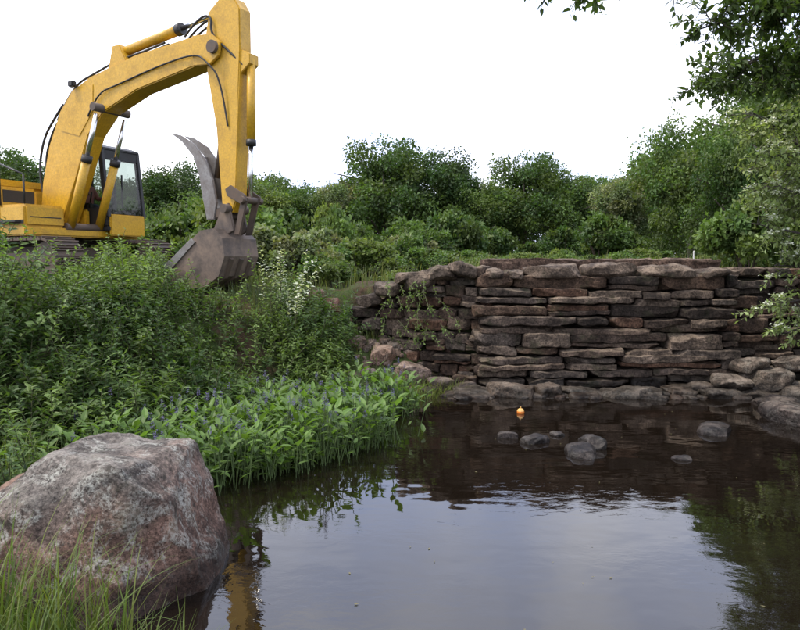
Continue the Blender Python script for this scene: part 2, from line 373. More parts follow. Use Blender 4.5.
# ------------------------------------------------------------------ excavator
EX=bpy.data.objects.new('excavator',None); scene.collection.objects.link(EX)
EX.location=(-7.44,14.54,1.75); EX.rotation_euler=(0,0,R(-28))
def finish(bm,name,mat,bev=.015,smooth=False):
    if bev: 
        es=[e for e in bm.edges if len(e.link_faces)==2 and e.calc_face_angle(0)>.5]
        bmesh.ops.bevel(bm,geom=es,offset=bev,segments=2,affect='EDGES',clamp_overlap=True)
    bmesh.ops.recalc_face_normals(bm,faces=bm.faces[:])
    me=bpy.data.meshes.new(name); bm.to_mesh(me); bm.free()
    if smooth:
        for p in me.polygons: p.use_smooth=True
    me.materials.append(mat); ob=bpy.data.objects.new(name,me); scene.collection.objects.link(ob); ob.parent=EX; return ob
def box(name,a,b,mat,bev=.02):
    bm=bmesh.new(); bmesh.ops.create_cube(bm,size=1)
    for v in bm.verts: v.co=Vector([ (a[i]+b[i])/2+v.co[i]*(b[i]-a[i]) for i in range(3)])
    return finish(bm,name,mat,bev)
def prism(name,prof,v0,v1,mat,bev=.015):
    bm=bmesh.new(); vs=[bm.verts.new((u,v0,z)) for u,z in prof]; f=bm.faces.new(vs)
    e=bmesh.ops.extrude_face_region(bm,geom=[f]); 
    for v in e['geom']:
        if isinstance(v,bmesh.types.BMVert): v.co.y=v1
    return finish(bm,name,mat,bev)
def cyl(name,p,q,rad,mat,seg=18,r2=None):
    p=Vector(p);q=Vector(q); d=q-p; bm=bmesh.new()
    bmesh.ops.create_cone(bm,cap_ends=True,segments=seg,radius1=rad,radius2=r2 or rad,depth=d.length)
    M=Matrix.Translation((p+q)/2)@d.to_track_quat('Z','Y').to_matrix().to_4x4()
    bmesh.ops.transform(bm,matrix=M,verts=bm.verts)
    ob=finish(bm,name,mat,0,True)
    for f in ob.data.polygons:
        if len(f.vertices)>4: f.use_smooth=False
    return ob
def hose(name,pts,rad=.022):
    cu=bpy.data.curves.new(name,'CURVE'); cu.dimensions='3D'; cu.bevel_depth=rad; cu.bevel_resolution=2
    s=cu.splines.new('NURBS'); s.points.add(len(pts)-1); s.order_u=3; s.use_endpoint_u=True
    for i,p in enumerate(pts): s.points[i].co=(*p,1)
    cu.materials.append(RUBBER); ob=bpy.data.objects.new(name,cu); scene.collection.objects.link(ob); ob.parent=EX
for side,vc in (('left',1.15),('right',-1.15)):
    half=1.75; rr=.42; zc=.46; n=48; per=4*half+2*math.pi*rr; m2=MB()
    for k in range(n):
        s=k/n*per
        if s<2*half: c=(-half+s,zc+rr); a=0
        elif s<2*half+math.pi*rr: t=(s-2*half)/rr; c=(half+rr*math.sin(t),zc+rr*math.cos(t)); a=t
        elif s<4*half+math.pi*rr: c=(half-(s-2*half-math.pi*rr),zc-rr); a=math.pi
        else: t=(s-4*half-math.pi*rr)/rr+math.pi; c=(-half+rr*math.sin(t),zc+rr*math.cos(t)); a=t
        for (u0,u1,z0,z1) in ((-.085,.085,-.03,.01),(-.075,-.055,.01,.045),(.03,.05,.01,.035)):
            V,Fq=boxv(u0,u1,vc-.3,vc+.3,z0,z1); V=np.array(V); ca,sa=math.cos(a),math.sin(a)
            V=np.stack([c[0]+V[:,0]*ca+V[:,2]*sa,V[:,1],c[1]-V[:,0]*sa+V[:,2]*ca],1); m2.add(V,Fq,(.1,.1,.1))
    m2.build('track_chain_'+side,[STEEL],parent=EX)
    box('track_frame_'+side,(-1.6,vc-.2,.3),(1.6,vc+.2,.62),STEEL,.04)
    for s,u in (('idler',half),('sprocket',-half)): cyl(s+'_'+side,(u,vc-.2,zc),(u,vc+.2,zc),.36,STEEL,24)
    for i in range(8): cyl(f'roller_{side}_{i}',(-1.4+i*.4,vc-.22,.17),(-1.4+i*.4,vc+.22,.17),.1,STEEL,12)
box('undercarriage',(-.9,-.95,.35),(.9,.95,.75),STEEL,.08); cyl('slew_ring',(0,0,.7),(0,0,.98),.62,STEEL,28)
box('deck',(-1.9,-1.33,.95),(1.15,1.33,1.12),YEL,.03)
cw=[(-1.75,.98),(-1.75,2.05),(-2.45,2.02),(-2.68,1.75),(-2.72,1.3),(-2.55,1.02)]
prism('counterweight',cw,-1.32,1.32,YEL,.08)
box('engine_housing',(-1.74,-1.3,1.12),(-.5,1.3,1.98),YEL,.06)
box('engine_hood',(-1.6,-.85,1.98),(-.65,.85,2.18),YEL,.06)
cyl('exhaust_pipe',(-1.2,-.6,2.15),(-1.2,-.6,2.6),.06,BLK)
box('hydraulic_tank',(-.48,-1.3,1.12),(.3,-.45,1.93),YEL,.06)
box('tool_box',(.32,-1.3,1.12),(1.12,-.45,1.55),YEL,.05)
for i,(a,b) in enumerate([((-1.6,-1.3),(-1.15,0)),((-1.05,-1.3),(-.62,0))]):
    for k in range(6): box(f'louvre_{i}_{k}',(a[0],-1.315,1.4+k*.07),(b[0],-1.298,1.44+k*.07),BLK,.004)
box('tank_panel',(-.4,-1.315,1.3),(.22,-1.298,1.82),BLK,.006); box('side_stripe',(-1.7,-1.316,1.18),(1.08,-1.299,1.25),BLK,.004)
box('tank_front_panel',(.295,-1.2,1.62),(.312,-.55,1.86),BLK,.004); box('tool_box_seam',(1.115,-1.2,1.3),(1.128,-.55,1.32),BLK,.002)
box('tool_box_step',(.45,-1.42,1.2),(1.0,-1.3,1.24),BLK,.005)
for i,(p,q) in enumerate([((.3,-1.25,1.55),(.3,-1.25,2.35)),((1.05,-1.25,1.55),(1.05,-1.25,2.1)),((.3,-1.25,2.35),(1.05,-1.25,2.1)),((-1.6,-1.25,2.0),(-1.6,-1.25,2.45)),((-.4,-1.25,1.95),(-.4,-1.25,2.45)),((-1.6,-1.25,2.45),(-.4,-1.25,2.45)),((-.4,-1.25,2.45),(.3,-1.25,2.35))]):
    cyl(f'handrail_{i}',p,q,.018,BLK,8)
box('cab_floor',(-.45,.38,1.1),(1.35,1.33,1.2),BLK,.02)
roof=[(-.47,2.8),(-.4,2.9),(1.0,2.92),(1.22,2.84),(1.22,2.8)]
prism('cab_roof',roof,.37,1.34,BLK,.03)
box('cab_lower_front',(1.3,.42,1.0),(1.37,1.3,1.45),YEL,.02); box('cab_side_lower_right',(-.4,.375,1.2),(1.3,.42,1.6),BLK,.015)
box('cab_side_lower_left',(-.4,1.3,1.2),(1.3,1.34,1.6),BLK,.015); box('cab_rear_lower',(-.46,.42,1.2),(-.4,1.3,1.9),BLK,.015)
for i,vv in enumerate((.40,1.31)):
    prism(f'cab_front_post_{i}',[(1.24,1.4),(1.36,1.4),(1.2,2.82),(1.08,2.82)],vv-.04,vv+.04,BLK,.01)
    box(f'cab_mid_post_{i}',(.33,vv-.03,1.55),(.45,vv+.03,2.82),BLK,.01); box(f'cab_rear_post_{i}',(-.46,vv-.035,1.55),(-.3,vv+.035,2.82),BLK,.02)
box('cab_wiper',(1.24,.8,1.6),(1.27,.83,2.3),BLK,.004); box('cab_visor',(1.1,.42,2.6),(1.2,1.3,2.8),BLK,.01)
mg=MB(); mg.add([(1.33,.43,1.46),(1.33,1.28,1.46),(1.17,1.28,2.8),(1.17,.43,2.8)],[[[0,1,2,3]]],(1,1,1))
mg.add([(-.36,.395,1.6),(1.28,.395,1.6),(1.13,.395,2.8),(-.36,.395,2.8)],[[[0,1,2,3]]],(1,1,1)); mg.add([(-.36,1.32,1.6),(1.28,1.32,1.6),(1.13,1.32,2.8),(-.36,1.32,2.8)],[[[0,1,2,3]]],(1,1,1))
mg.build('cab_windows',[GLASS],parent=EX)
box('seat_base',(-.15,.62,1.2),(.4,1.1,1.55),BLK,.04); prism('seat_back',[(-.2,1.5),(-.05,1.5),(-.18,2.25),(-.32,2.25)],.64,1.08,BLK,.04)
for i,v_ in enumerate((.56,1.16)):
    box(f'console_{i}',(.1,v_-.07,1.2),(.6,v_+.07,1.72),BLK,.03); cyl(f'lever_{i}',(.55,v_,1.7),(.62,v_,1.95),.016,BLK,8)
def skinned(name,verts,edges,radii,mat):
    me=bpy.data.meshes.new(name); me.from_pydata(verts,edges,[]); ob=bpy.data.objects.new(name,me); scene.collection.objects.link(ob)
    ob.modifiers.new('s','SKIN'); 
    for i,rd in enumerate(radii): me.skin_vertices[0].data[i].radius=(rd,rd*(.8 if rd>.1 else 1))
    me.skin_vertices[0].data[0].use_root=True
    ob.modifiers.new('u','SUBSURF').levels=2; ob.modifiers['u'].render_levels=2
    me.materials.append(mat); return ob
OPR=bpy.data.objects.new('operator',None); scene.collection.objects.link(OPR); OPR.location=EX.location; OPR.rotation_euler=EX.rotation_euler
o1=skinned('torso',[(.08,.86,1.62),(.05,.86,1.85),(.0,.86,2.08),(.0,.86,2.17),(.0,.67,2.08),(.12,.62,1.85),(.36,.58,1.88),(.0,1.05,2.08),(.12,1.10,1.85),(.36,1.14,1.88)],
 [(0,1),(1,2),(2,3),(2,4),(4,5),(5,6),(2,7),(7,8),(8,9)],[.15,.15,.15,.06,.075,.055,.04,.075,.055,.04],SHIRT)
o2=skinned('legs',[(.08,.86,1.6),(.12,.76,1.6),(.52,.74,1.66),(.7,.74,1.28),(.82,.74,1.25),(.12,.96,1.6),(.52,.98,1.66),(.7,.98,1.28),(.82,.98,1.25)],[(0,1),(1,2),(2,3),(3,4),(0,5),(5,6),(6,7),(7,8)],[.14,.11,.08,.055,.045,.11,.08,.055,.045],JEANS)
o3=skinned('head',[(.01,.86,2.17),(.03,.86,2.25),(.05,.86,2.33),(.04,.86,2.42),(.14,.86,2.30)],[(0,1),(1,2),(2,3),(2,4)],[.055,.075,.1,.085,.03],SKIN)
hand=[]
for s,v_ in ((1,.58),(-1,1.14)):
    vs=[(.38,v_,1.89),(.46,v_,1.91)];ed=[(0,1)];rd=[.03,.035]
    for f in range(4):
        y=v_-.03+f*.02; b=len(vs); vs+= [(.50,y,1.93),(.54,y,1.92),(.55,y,1.885)]; ed+=[(1,b),(b,b+1),(b+1,b+2)]; rd+=[.011,.010,.008]
    b=len(vs); vs+=[(.46,v_+s*.045,1.92),(.50,v_+s*.05,1.93)]; ed+=[(1,b),(b,b+1)]; rd+=[.012,.010]
    hand.append(skinned('hand',vs,ed,rd,SKIN))
capo=MB(); 
th=np.linspace(0,2*np.pi,16,endpoint=False)
ringz=[(0.115,2.39),(.115,2.44),(.08,2.51),(.01,2.53)]
V=[(.04+rd*math.cos(t),.86+rd*.9*math.sin(t),z) for rd,z in ringz for t in th]; Fq=[[a*16+b,a*16+(b+1)%16,(a+1)*16+(b+1)%16,(a+1)*16+b] for a in range(3) for b in range(16)]
capo.add(V,[Fq],(1,1,1)); o4=capo.build('hard_hat',[simple('hat_white',(.6,.6,.58),.4)],True)
for q in (o1,o2,o3,o4,*hand): q.parent=OPR
boomp=[(.2,1.12),(-.02,1.5),(.08,2.1),(.33,2.83),(.72,3.5),(1.1,3.86),(1.64,4.06),(2.93,4.30),(4.4,4.42),(4.82,4.35),(4.98,4.12),(4.88,3.95),(4.4,3.9),(2.93,3.66),(2.0,3.35),(1.55,2.95),(1.1,2.1),(.68,1.3),(.5,1.1)]
prism('boom',boomp,-.2,.2,YEL,.02)
cyl('boom_foot_pin',(.42,-.42,1.3),(.42,.42,1.3),.1,STEEL); box('boom_bracket_r',(.0,-.36,1.1),(.8,-.24,1.55),YEL,.03); box('boom_bracket_l',(.0,.24,1.1),(.8,.36,1.55),YEL,.03)
for i,vv in enumerate((-.33,.33)):
    cyl(f'boom_cylinder_{i}',(1.1,vv,1.15),(1.65,vv,2.45),.085,YEL); cyl(f'boom_rod_{i}',(1.6,vv,2.35),(1.98,vv,3.3),.045,CHROME)
    cyl(f'boom_cyl_gland_{i}',(1.63,vv,2.4),(1.68,vv,2.52),.1,BLK)
cyl('boom_cyl_pin',(1.98,-.42,3.42),(1.98,.42,3.42),.08,STEEL); cyl('boom_cyl_foot_pin',(1.1,-.45,1.15),(1.1,.45,1.15),.08,STEEL)
st=[(4.62,4.35),(4.72,4.8),(4.95,4.97),(5.3,4.94),(5.42,4.75),(5.42,4.1),(5.33,2.8),(5.26,1.5),(5.18,1.32),(5.02,1.32),(4.94,1.45),(4.84,2.8),(4.66,3.75)]
prism('stick',st,-.15,.15,YEL,.02)
prism('boom_side_plate',[(.75,3.1),(1.2,3.72),(1.75,3.9),(1.72,3.4),(1.3,2.95)],-.213,-.199,YEL,.003)
cyl('stick_pin',(4.9,-.3,4.15),(4.9,.3,4.15),.11,STEEL); 
for i,vv in enumerate((-.23,.17)): prism(f'boom_nose_{i}',[(4.4,4.42),(4.85,4.39),(5.05,4.22),(5.0,4.0),(4.8,3.88),(4.4,3.9)],vv,vv+.06,YEL,.01)
cyl('stick_cylinder',(2.35,0,4.47),(3.9,0,4.67),.09,YEL); cyl('stick_rod',(3.85,0,4.665),(4.9,0,4.83),.045,CHROME); prism('stick_cyl_bracket',[(2.1,4.1),(2.65,4.22),(2.45,4.58),(2.25,4.58)],-.15,.15,YEL,.02)
cyl('stick_cyl_gland',(3.83,0,4.66),(3.95,0,4.68),.11,BLK)
cyl('bucket_cylinder',(5.53,0,3.9),(5.5,0,2.5),.075,YEL); cyl('bucket_gland',(5.5,0,2.56),(5.5,0,2.46),.09,BLK); cyl('bucket_rod',(5.5,0,2.5),(5.46,0,1.5),.042,CHROME)
prism('bucket_cyl_bracket',[(5.36,4.1),(5.6,3.98),(5.6,3.82),(5.36,3.65)],-.12,.12,YEL,.01)
D_=-.2
for i,vv in enumerate((-.22,.17)):
    prism(f'rocker_link_{i}',[(5.28+D_,1.72),(5.4+D_,1.78),(5.72+D_,1.6),(5.74+D_,1.5),(5.64+D_,1.44),(5.32+D_,1.6)],vv,vv+.05,STEEL,.01)
    w_=vv+.045*(1 if vv<0 else -1); prism(f'bucket_link_{i}',[(5.6+D_,1.55),(5.74+D_,1.55),(5.55+D_,.92),(5.42+D_,.92)],w_,w_+.05,STEEL,.01)
cyl('link_pin',(5.67+D_,-.27,1.52),(5.67+D_,.27,1.52),.06,STEEL); cyl('bucket_pin',(5.1,-.3,1.38),(5.1,.3,1.38),.08,STEEL)
D_=-.3
shell=[(5.0,1.0),(5.3,1.03),(5.5,.86),(5.55,.55),(5.4,.2),(5.05,.0),(4.5,-.05),(3.7,.1)]
inner=[(3.73,.15),(4.5,.02),(5.0,.07),(5.34,.25),(5.47,.55),(5.43,.8),(5.27,.94),(5.0,.93)]
shell=[(a+D_,b) for a,b in shell]; inner=[(a+D_,b) for a,b in inner]
prism('bucket_shell',shell+inner,-.42,.42,BUCK,0)
side=shell+[(4.75+D_,.8),(4.25+D_,.42)]
for i,vv in enumerate((-.445,.42)): prism(f'bucket_side_{i}',side,vv,vv+.025,BUCK,0)
prism('bucket_side_cutter',[(3.66+D_,.06),(3.72+D_,.2),(4.3+D_,.5),(4.8+D_,.86),(4.9+D_,.8),(4.35+D_,.36),(3.95+D_,.08)],-.475,-.446,THUMB,0)
for i in range(5):
    v_=-.38+i*.19; prism(f'bucket_tooth_{i}',[(3.9+D_,.02),(3.9+D_,.16),(3.45+D_,.14),(3.43+D_,.11)],v_-.035,v_+.035,THUMB,.008)
for k in range(3): prism(f'bucket_wear_strip_{k}',[(5.57+D_,.5),(5.41+D_,.16),(5.05+D_,-.03),(5.05+D_,.02),(5.38+D_,.21),(5.53+D_,.52)],-.3+k*.25,-.22+k*.25,STEEL,0)
for i,vv in enumerate((-.2,.14)): prism(f'bucket_ear_{i}',[(5.05+D_,.98),(5.28+D_,1.4),(5.42+D_,1.48),(5.55+D_,1.0),(5.4+D_,.93)],vv,vv+.06,BUCK,.01)
tho=[(4.86,1.5),(4.78,1.9),(4.62,2.25),(4.36,2.55),(4.02,2.74),(3.78,2.8),(4.06,2.62),(4.32,2.35),(4.46,2.0),(4.54,1.6),(4.62,1.2),(4.8,1.2)]
for i,vv in enumerate((-.2,.12)): prism(f'thumb_tine_{i}',tho,vv,vv+.05,THUMB,.01)
prism('thumb_plate',[(4.56,1.6),(4.62,1.6),(4.52,2.02),(4.38,2.36),(4.32,2.34),(4.46,2.0)],-.16,.13,THUMB,0)
cyl('thumb_cylinder',(4.88,0,2.9),(4.7,0,1.95),.05,STEEL); box('thumb_pivot',(4.65,-.18,1.22),(5.05,.18,1.4),STEEL,.02)
for k,v_ in enumerate((-.1,0,.1)):
    hose(f'hose_{k}',[(.5,v_,3.35),(1.0,v_,3.98),(1.7,v_,4.15),(2.3,v_,4.3),(2.9,v_+.1,4.4),(3.6,v_,4.45)],.022)
    hose(f'stick_hose_{k}',[(4.1,v_,4.48),(4.5,v_*1.5,4.75),(4.85,v_*2,4.7),(4.8,v_*2,4.4),(5.15,v_*1.8,4.1),(5.45,v_,3.8)],.02)
hose('boom_side_hose',[(1.6,-.23,3.3),(1.9,-.25,3.7),(2.4,-.22,3.8),(3.6,-.22,4.02),(4.5,-.25,4.1),(4.8,-.3,3.9),(5.05,-.22,3.6),(5.13,-.17,2.8)],.016)
hose('boom_foot_hose',[(.1,-.1,1.5),(-.2,-.1,2.2),(0,-.1,3.0),(.4,-.1,3.4),(.7,-.1,3.65)],.025); hose('boom_foot_hose2',[(.1,.05,1.5),(-.25,.05,2.4),(.1,.05,3.2),(.5,.05,3.5),(.9,.05,3.85)],.025)
box('work_light',(1.15,-.33,3.9),(1.3,-.22,4.02),BLK,.02)

# ------------------------------------------------------------------ vegetation
def crown(mb,c,rad,ncl,nl,ls,base,seed,cvar=.25,clr=(.28,.42),low=-.5):
    g=np.random.default_rng(seed); c=np.array(c); rad=np.array(rad)
    for k in range(ncl):
        d=unit(g.normal(size=3)); d[2]=d[2] if d[2]>low else -d[2]*.6
        cc=c+d*rad*(g.uniform(.25,1.0)**.55)
        R_=g.uniform(*clr)*rad.min(); 
        n=int(nl*g.uniform(.6,1.3))
        u=unit(g.normal(size=(n,3))+np.array([0,0,.3])); rr=R_*(g.uniform(.2,1,(n,1))**.45)*np.array([1.1,1.1,.95])*(1+.16*g.normal(size=(n,1)))
        P=cc+u*rr
        D=unit(g.normal(size=(n,3))+u*.5-np.array([0,0,.2]))
        Nn=unit(u*.8+g.normal(size=(n,3))*.8+np.array([0,0,.4]))
        b=np.array(base)*(1+g.uniform(-cvar,cvar)); b=b*np.array([1+g.uniform(-.15,.2),1,1+g.uniform(-.15,.15)])
        col=b*(1+g.normal(size=(n,1))*.18)
        add_leaves(mb,P,D,Nn,ls*g.uniform(.7,1.3,n),ls*.62*g.uniform(.7,1.3,n),np.clip(col,.005,.6),False)
def tree_mesh(name,H,W,seed,base,ncl=84,nl=190,ls=.2,trunk=.2,lobes=4):
    g=np.random.default_rng(seed); mb=MB()
    tp=np.array([[0,0,-.3],[.05,0,H*.2],[.1,.08,H*.45],[0,.1,H*.8]])
    tube(mb,tp,[trunk,trunk*.8,trunk*.5,trunk*.12],(.09,.07,.055),8,1)
    for k in range(9):
        a=g.uniform(0,6.28); t=g.uniform(.2,.6); p0=np.array([.06,.05,H*t]); L=W*g.uniform(.3,.45)
        p2=p0+np.array([math.cos(a)*L,math.sin(a)*L,H*g.uniform(.1,.28)]); p1=(p0+p2)/2+np.array([0,0,.04*H])
        tube(mb,[p0,p1,p2],[trunk*.4,trunk*.25,.03],(.09,.07,.055),6,1)
    crown(mb,(0,0,H*.64),(W*.38,W*.38,H*.36),ncl//2,nl,ls,base,seed,.35,(.2,.38))
    for k in range(lobes):
        a=k*6.28/lobes+g.uniform(-.5,.5); hh=g.uniform(.35,.72)
        crown(mb,(math.cos(a)*W*.27,math.sin(a)*W*.27,H*hh),(W*.25,W*.25,H*g.uniform(.17,.26)),ncl//(2*lobes)+3,nl,ls,base,seed*7+k,.35,(.3,.5))
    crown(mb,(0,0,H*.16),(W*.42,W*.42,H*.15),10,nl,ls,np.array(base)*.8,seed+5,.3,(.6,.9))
    ob=mb.build(name,[LEAF,BARK]); return ob
G1=(.058,.1,.025);G2=(.08,.126,.032);G3=(.042,.076,.021);G4=(.14,.172,.078);G5=(.1,.15,.04)
prot=[tree_mesh('proto',8,7,101,G1),tree_mesh('proto',8,6,102,G3,lobes=3),tree_mesh('proto',8,7.5,103,G2,lobes=5),tree_mesh('proto',8,5.5,104,G4,lobes=3),tree_mesh('proto',8,6.5,105,G5)]
for p in prot: scene.collection.objects.unlink(p)
LINE=bpy.data.objects.new('distant_tree_line',None); scene.collection.objects.link(LINE)
rt=random.Random(4)
def tree(v,x,y,top,w,parent=LINE,name='tree'):
    z0=hz(x,y); ob=bpy.data.objects.new(name,prot[v].data); scene.collection.objects.link(ob)
    s=(top-z0)/8.0; ob.location=(x,y,z0-.2); ob.scale=(w/6.5,w/6.5,s*1.0); ob.rotation_euler=(0,0,rt.uniform(0,6.28)); 
    if parent: ob.parent=parent
    return ob
TL=[(0,-27,45,9.9,8),(1,-23.5,47,9.2,7),(2,-19.5,46,7.4,6),(0,-17,44,7.8,5),(1,-14.6,45,9.0,6.4),(2,-11.8,42,6.6,6),(4,-9,43,7.8,5.8),(0,-6.2,45,7.2,5.2),(3,-4,44,7.9,4.6),(0,-1.0,45,10.5,7),(1,2.6,46,10.0,6.4),(2,5.4,45,7.6,5),(0,8.4,46,9.7,6.6),(4,11.3,47,8.6,5.6),(1,13.4,48,8.0,5),(4,15.5,45,8.4,5.4),(1,17.0,43,9.8,6),(0,20.5,42,11,8),(2,25,42,10,8),(1,30,43,10,8),(0,-33,45,8,9),(0,36,45,10,9),
 (3,10.9,34,6.8,3.8),(1,14.6,33,8.6,5),(2,11.5,27,8.0,4.4),(0,13.9,26,10.1,5.2),(1,17.2,27,10.5,6),(0,9.2,19,5.8,2.4),(2,11.0,19,8.0,3.8)]
for t in TL: tree(*t)
for k in range(33): tree(rt.randrange(3),-46+k*3.0+rt.uniform(-1,1),58+rt.uniform(-4,4),rt.uniform(8.0,10.0),rt.uniform(6.5,8.5))
def bush_mesh(seed,base,ls=.11,ncl=24,nl=200):
    mb=MB(); crown(mb,(0,0,.55),(.85,.85,.6),ncl,nl,ls,base,seed,.3,(.25,.5),-.2)
    crown(mb,(.25,.1,.9),(.4,.4,.35),6,nl,ls,base,seed+1,.3,(.3,.5),-.2)
    for k in range(6):
        a=k*1.05; tube(mb,[(0,0,-.2),(.2*math.cos(a),.2*math.sin(a),.4),(.6*math.cos(a),.6*math.sin(a),.9)],[.03,.02,.008],(.08,.06,.04),5,1)
    ob=mb.build('proto_b',[LEAF,BARK]); scene.collection.objects.unlink(ob); return ob
bp=[bush_mesh(201,G2),bush_mesh(202,G5),bush_mesh(203,G4),bush_mesh(204,G1)]
SHR=bpy.data.objects.new('meadow_shrubs',None); scene.collection.objects.link(SHR)
def bush(v,x,y,w,h,parent=SHR):
    ob=bpy.data.objects.new('shrub',bp[v].data); scene.collection.objects.link(ob); ob.location=(x,y,hz(x,y)-.1); ob.scale=(w/2,w/2,h/1.25); ob.rotation_euler=(0,0,rt.uniform(0,6.28)); ob.parent=parent
for k in range(60):
    y=rt.uniform(30,40); x=rt.uniform(-28,24); bush(rt.choice([0,3,3,3]) if x>0 else rt.choice([0,0,1,3]),x,y,rt.uniform(2.2,4),rt.uniform(1.8,3.8) if x<0 else rt.uniform(1.2,2.8))
for k in range(44):
    y=rt.uniform(18,28); x=rt.uniform(-.42*y,.05*y); bush(rt.choice([0,1,2,0]),x,y,rt.uniform(1.3,2.8),rt.uniform(.7,1.7))
for k in range(34):
    y=rt.uniform(14.5,22); x=rt.uniform(.1,12); bush(rt.choice([0,1,3,3]),x,y,rt.uniform(.9,1.9),rt.uniform(.3,.7))
for x,y,w,h in [(-4.2,14.8,2.2,1.2),(-3.2,15.8,2.4,1.5),(-2.2,15.5,2,1.2),(-1.6,14.6,1.4,.8),(-9.5,17.5,3,1.8),(-6,19,3,2.2),(-4.5,18,3,2.2),(-1,17,2.2,1.2),(.6,15.5,1.6,.7),(6.9,13.5,2,1.5),(7.8,13.2,2.2,2.1),(9,13.5,2.5,3)]:
    bush(rt.choice([0,1,2]),x,y,w,h)

gs=np.random.default_rng(33)
def shoot(mb,base,d,L,nleaf,ll,lw,col,droop=.25,stem=True,t0=.2,mat=0,g=gs):
    d=np.array(d,float); d/=np.linalg.norm(d); base=np.array(base,float)
    t=np.linspace(t0,1,nleaf); side=np.array([d[0],d[1],0]); 
    def P(t): t=np.asarray(t)[:,None]; return base+d*L*t+(side*.5-np.array([0,0,1])*droop)*L*t*t*.6
    p=P(t); az=np.arange(nleaf)*2.4+g.uniform(0,6.28)
    A=unit(np.cross(d,[.3,.2,1.0])+1e-6); B=np.cross(d,A)
    out=np.cos(az)[:,None]*A+np.sin(az)[:,None]*B
    D=unit(out+d*.45+g.normal(size=(nleaf,3))*.25+np.array([0,0,-.05])); Nn=unit(np.array([0,0,1.0])+g.normal(size=(nleaf,3))*.4+out*.1)
    sz=(1.1-.45*t)*g.uniform(.75,1.2,nleaf)
    c=np.array(col)*(1+g.normal(size=(nleaf,1))*.15)*(1+.35*t[:,None])
    add_leaves(mb,p,D,Nn,ll*sz,lw*sz,np.clip(c,.005,.6),True,mat)
    if stem: tube(mb,P(np.array([0,.5,1.0])),[.009,.006,.003],(.07,.075,.03),3,1)
def inreg(x,y): return float(sdist(np.array([x]),np.array([y]))[0])
mb=MB(); cnt=0; rs=random.Random(12)
cl=[]
for _ in range(95):
    y=rs.uniform(5.3,12.8); x=rs.uniform(-.66*y-.8,-.1)
    cl.append((x,y,rs.choice([.5,.7,.85,1.0,1.15,1.4]),rs.choice([G1,G2,G3,G5,G3,G1]),rs.choice([(.1,.04),(.14,.055),(.09,.05),(.16,.045),(.12,.06)]),rs.uniform(.35,.6)))
for q in range(4): cl.append((-1.9+q*.25,11.2-q*.1,1.1,G5,(.11,.05),.4))
while cnt<3400:
    k=rs.choice(cl); x=k[0]+rs.gauss(0,k[5]*.7); y=k[1]+rs.gauss(0,k[5]*.7)
    if rs.random()<.2: y=rs.uniform(5.2,12.6); x=rs.uniform(-.66*y-.6,-.0)
    if y<5 or y>13 or x<-.7*y-1 or (x>-.9 and y>10.6) or x>0: continue
    d=inreg(x,y)
    if d<.0: continue
    if d<.35 and rs.random()<.6: continue
    if (x+2.2)**2/1.3+(y-4.5)**2<1.3: continue
    if -4.2<x<-2.2 and 11.4<y: continue
    dd=math.hypot(k[0]-x,k[1]-y)
    hgt=k[2]*max(.4,1.1-dd*.7)
    if dd>1.2: hgt=.5
    hgt*= min(1,.55+.45*d)
    if y>9.5: hgt*=.76
    out=np.array([x-k[0],y-k[1]]); out=out/(np.linalg.norm(out)+.2)
    a=rs.uniform(0,6.28); tl=rs.uniform(.0,.35)
    shoot(mb,(x,y,hz(x,y)-.03),(out[0]*.45+math.cos(a)*tl,out[1]*.45+math.sin(a)*tl,1),hgt*rs.uniform(.7,1.15),int(hgt*24)+5,k[4][0]*rs.uniform(.8,1.25),k[4][1],np.array(k[3])*rs.uniform(.7,1.15),rs.uniform(.1,.5))
    cnt+=1
for k in range(60):
    y=rs.uniform(7,11.5); x=rs.uniform(-.6*y,-1.6)
    if inreg(x,y)<.8 or (-4.2<x<-2.2 and y>11.2): continue
    shoot(mb,(x,y,hz(x,y)),(rs.gauss(0,.25),rs.gauss(0,.2),1),rs.uniform(1.0,1.35),22,.11,.045,G5,.3)
mb.build('bank_shrub_thicket',[LEAF,BARK])
mb=MB()
for k in range(30):
    x=-2.0+rs.gauss(0,.14); y=11.35+rs.gauss(0,.12)
    shoot(mb,(x,y,hz(x,y)),(rs.gauss(.08,.14),rs.gauss(0,.1),1),rs.uniform(.9,1.55),22,.1,.05,(.4,.43,.34) if k%3 else G5,.1,True,.45)
mb.build('white_flowering_shrub',[LEAF,BARK])

# pickerelweed
mb=MB(); FLOW=leaf_mat('flower',.2,.6)
PP=[(-3.3,5.9),(-2.6,5.9),(-1.9,6.3),(-1.45,6.55),(-1.15,7.1),(-.7,7.9),(-.15,9.2),(.2,10.1),(.0,10.7),(-1.2,10.2),(-2.6,8.6),(-3.3,7.0)]
def inpoly(x,y,P):
    s=False
    for i in range(len(P)):
        a=P[i];b=P[(i+1)%len(P)]
        if (a[1]>y)!=(b[1]>y) and x<(b[0]-a[0])*(y-a[1])/(b[1]-a[1])+a[0]: s=not s
    return s
pts=[]
while len(pts)<3400:
    x=rs.uniform(-3.6,.9); y=rs.uniform(5.5,11.1)
    nv=mn.noise_vector(Vector((x*1.1,y*1.1,3.3)))
    if inpoly(x+nv.x*.7+rs.gauss(0,.14),y+nv.y*.7+rs.gauss(0,.14),PP) and mn.noise(Vector((x*2.2,y*2.2,8)))>-.42: pts.append((x,y))
fl=MB()
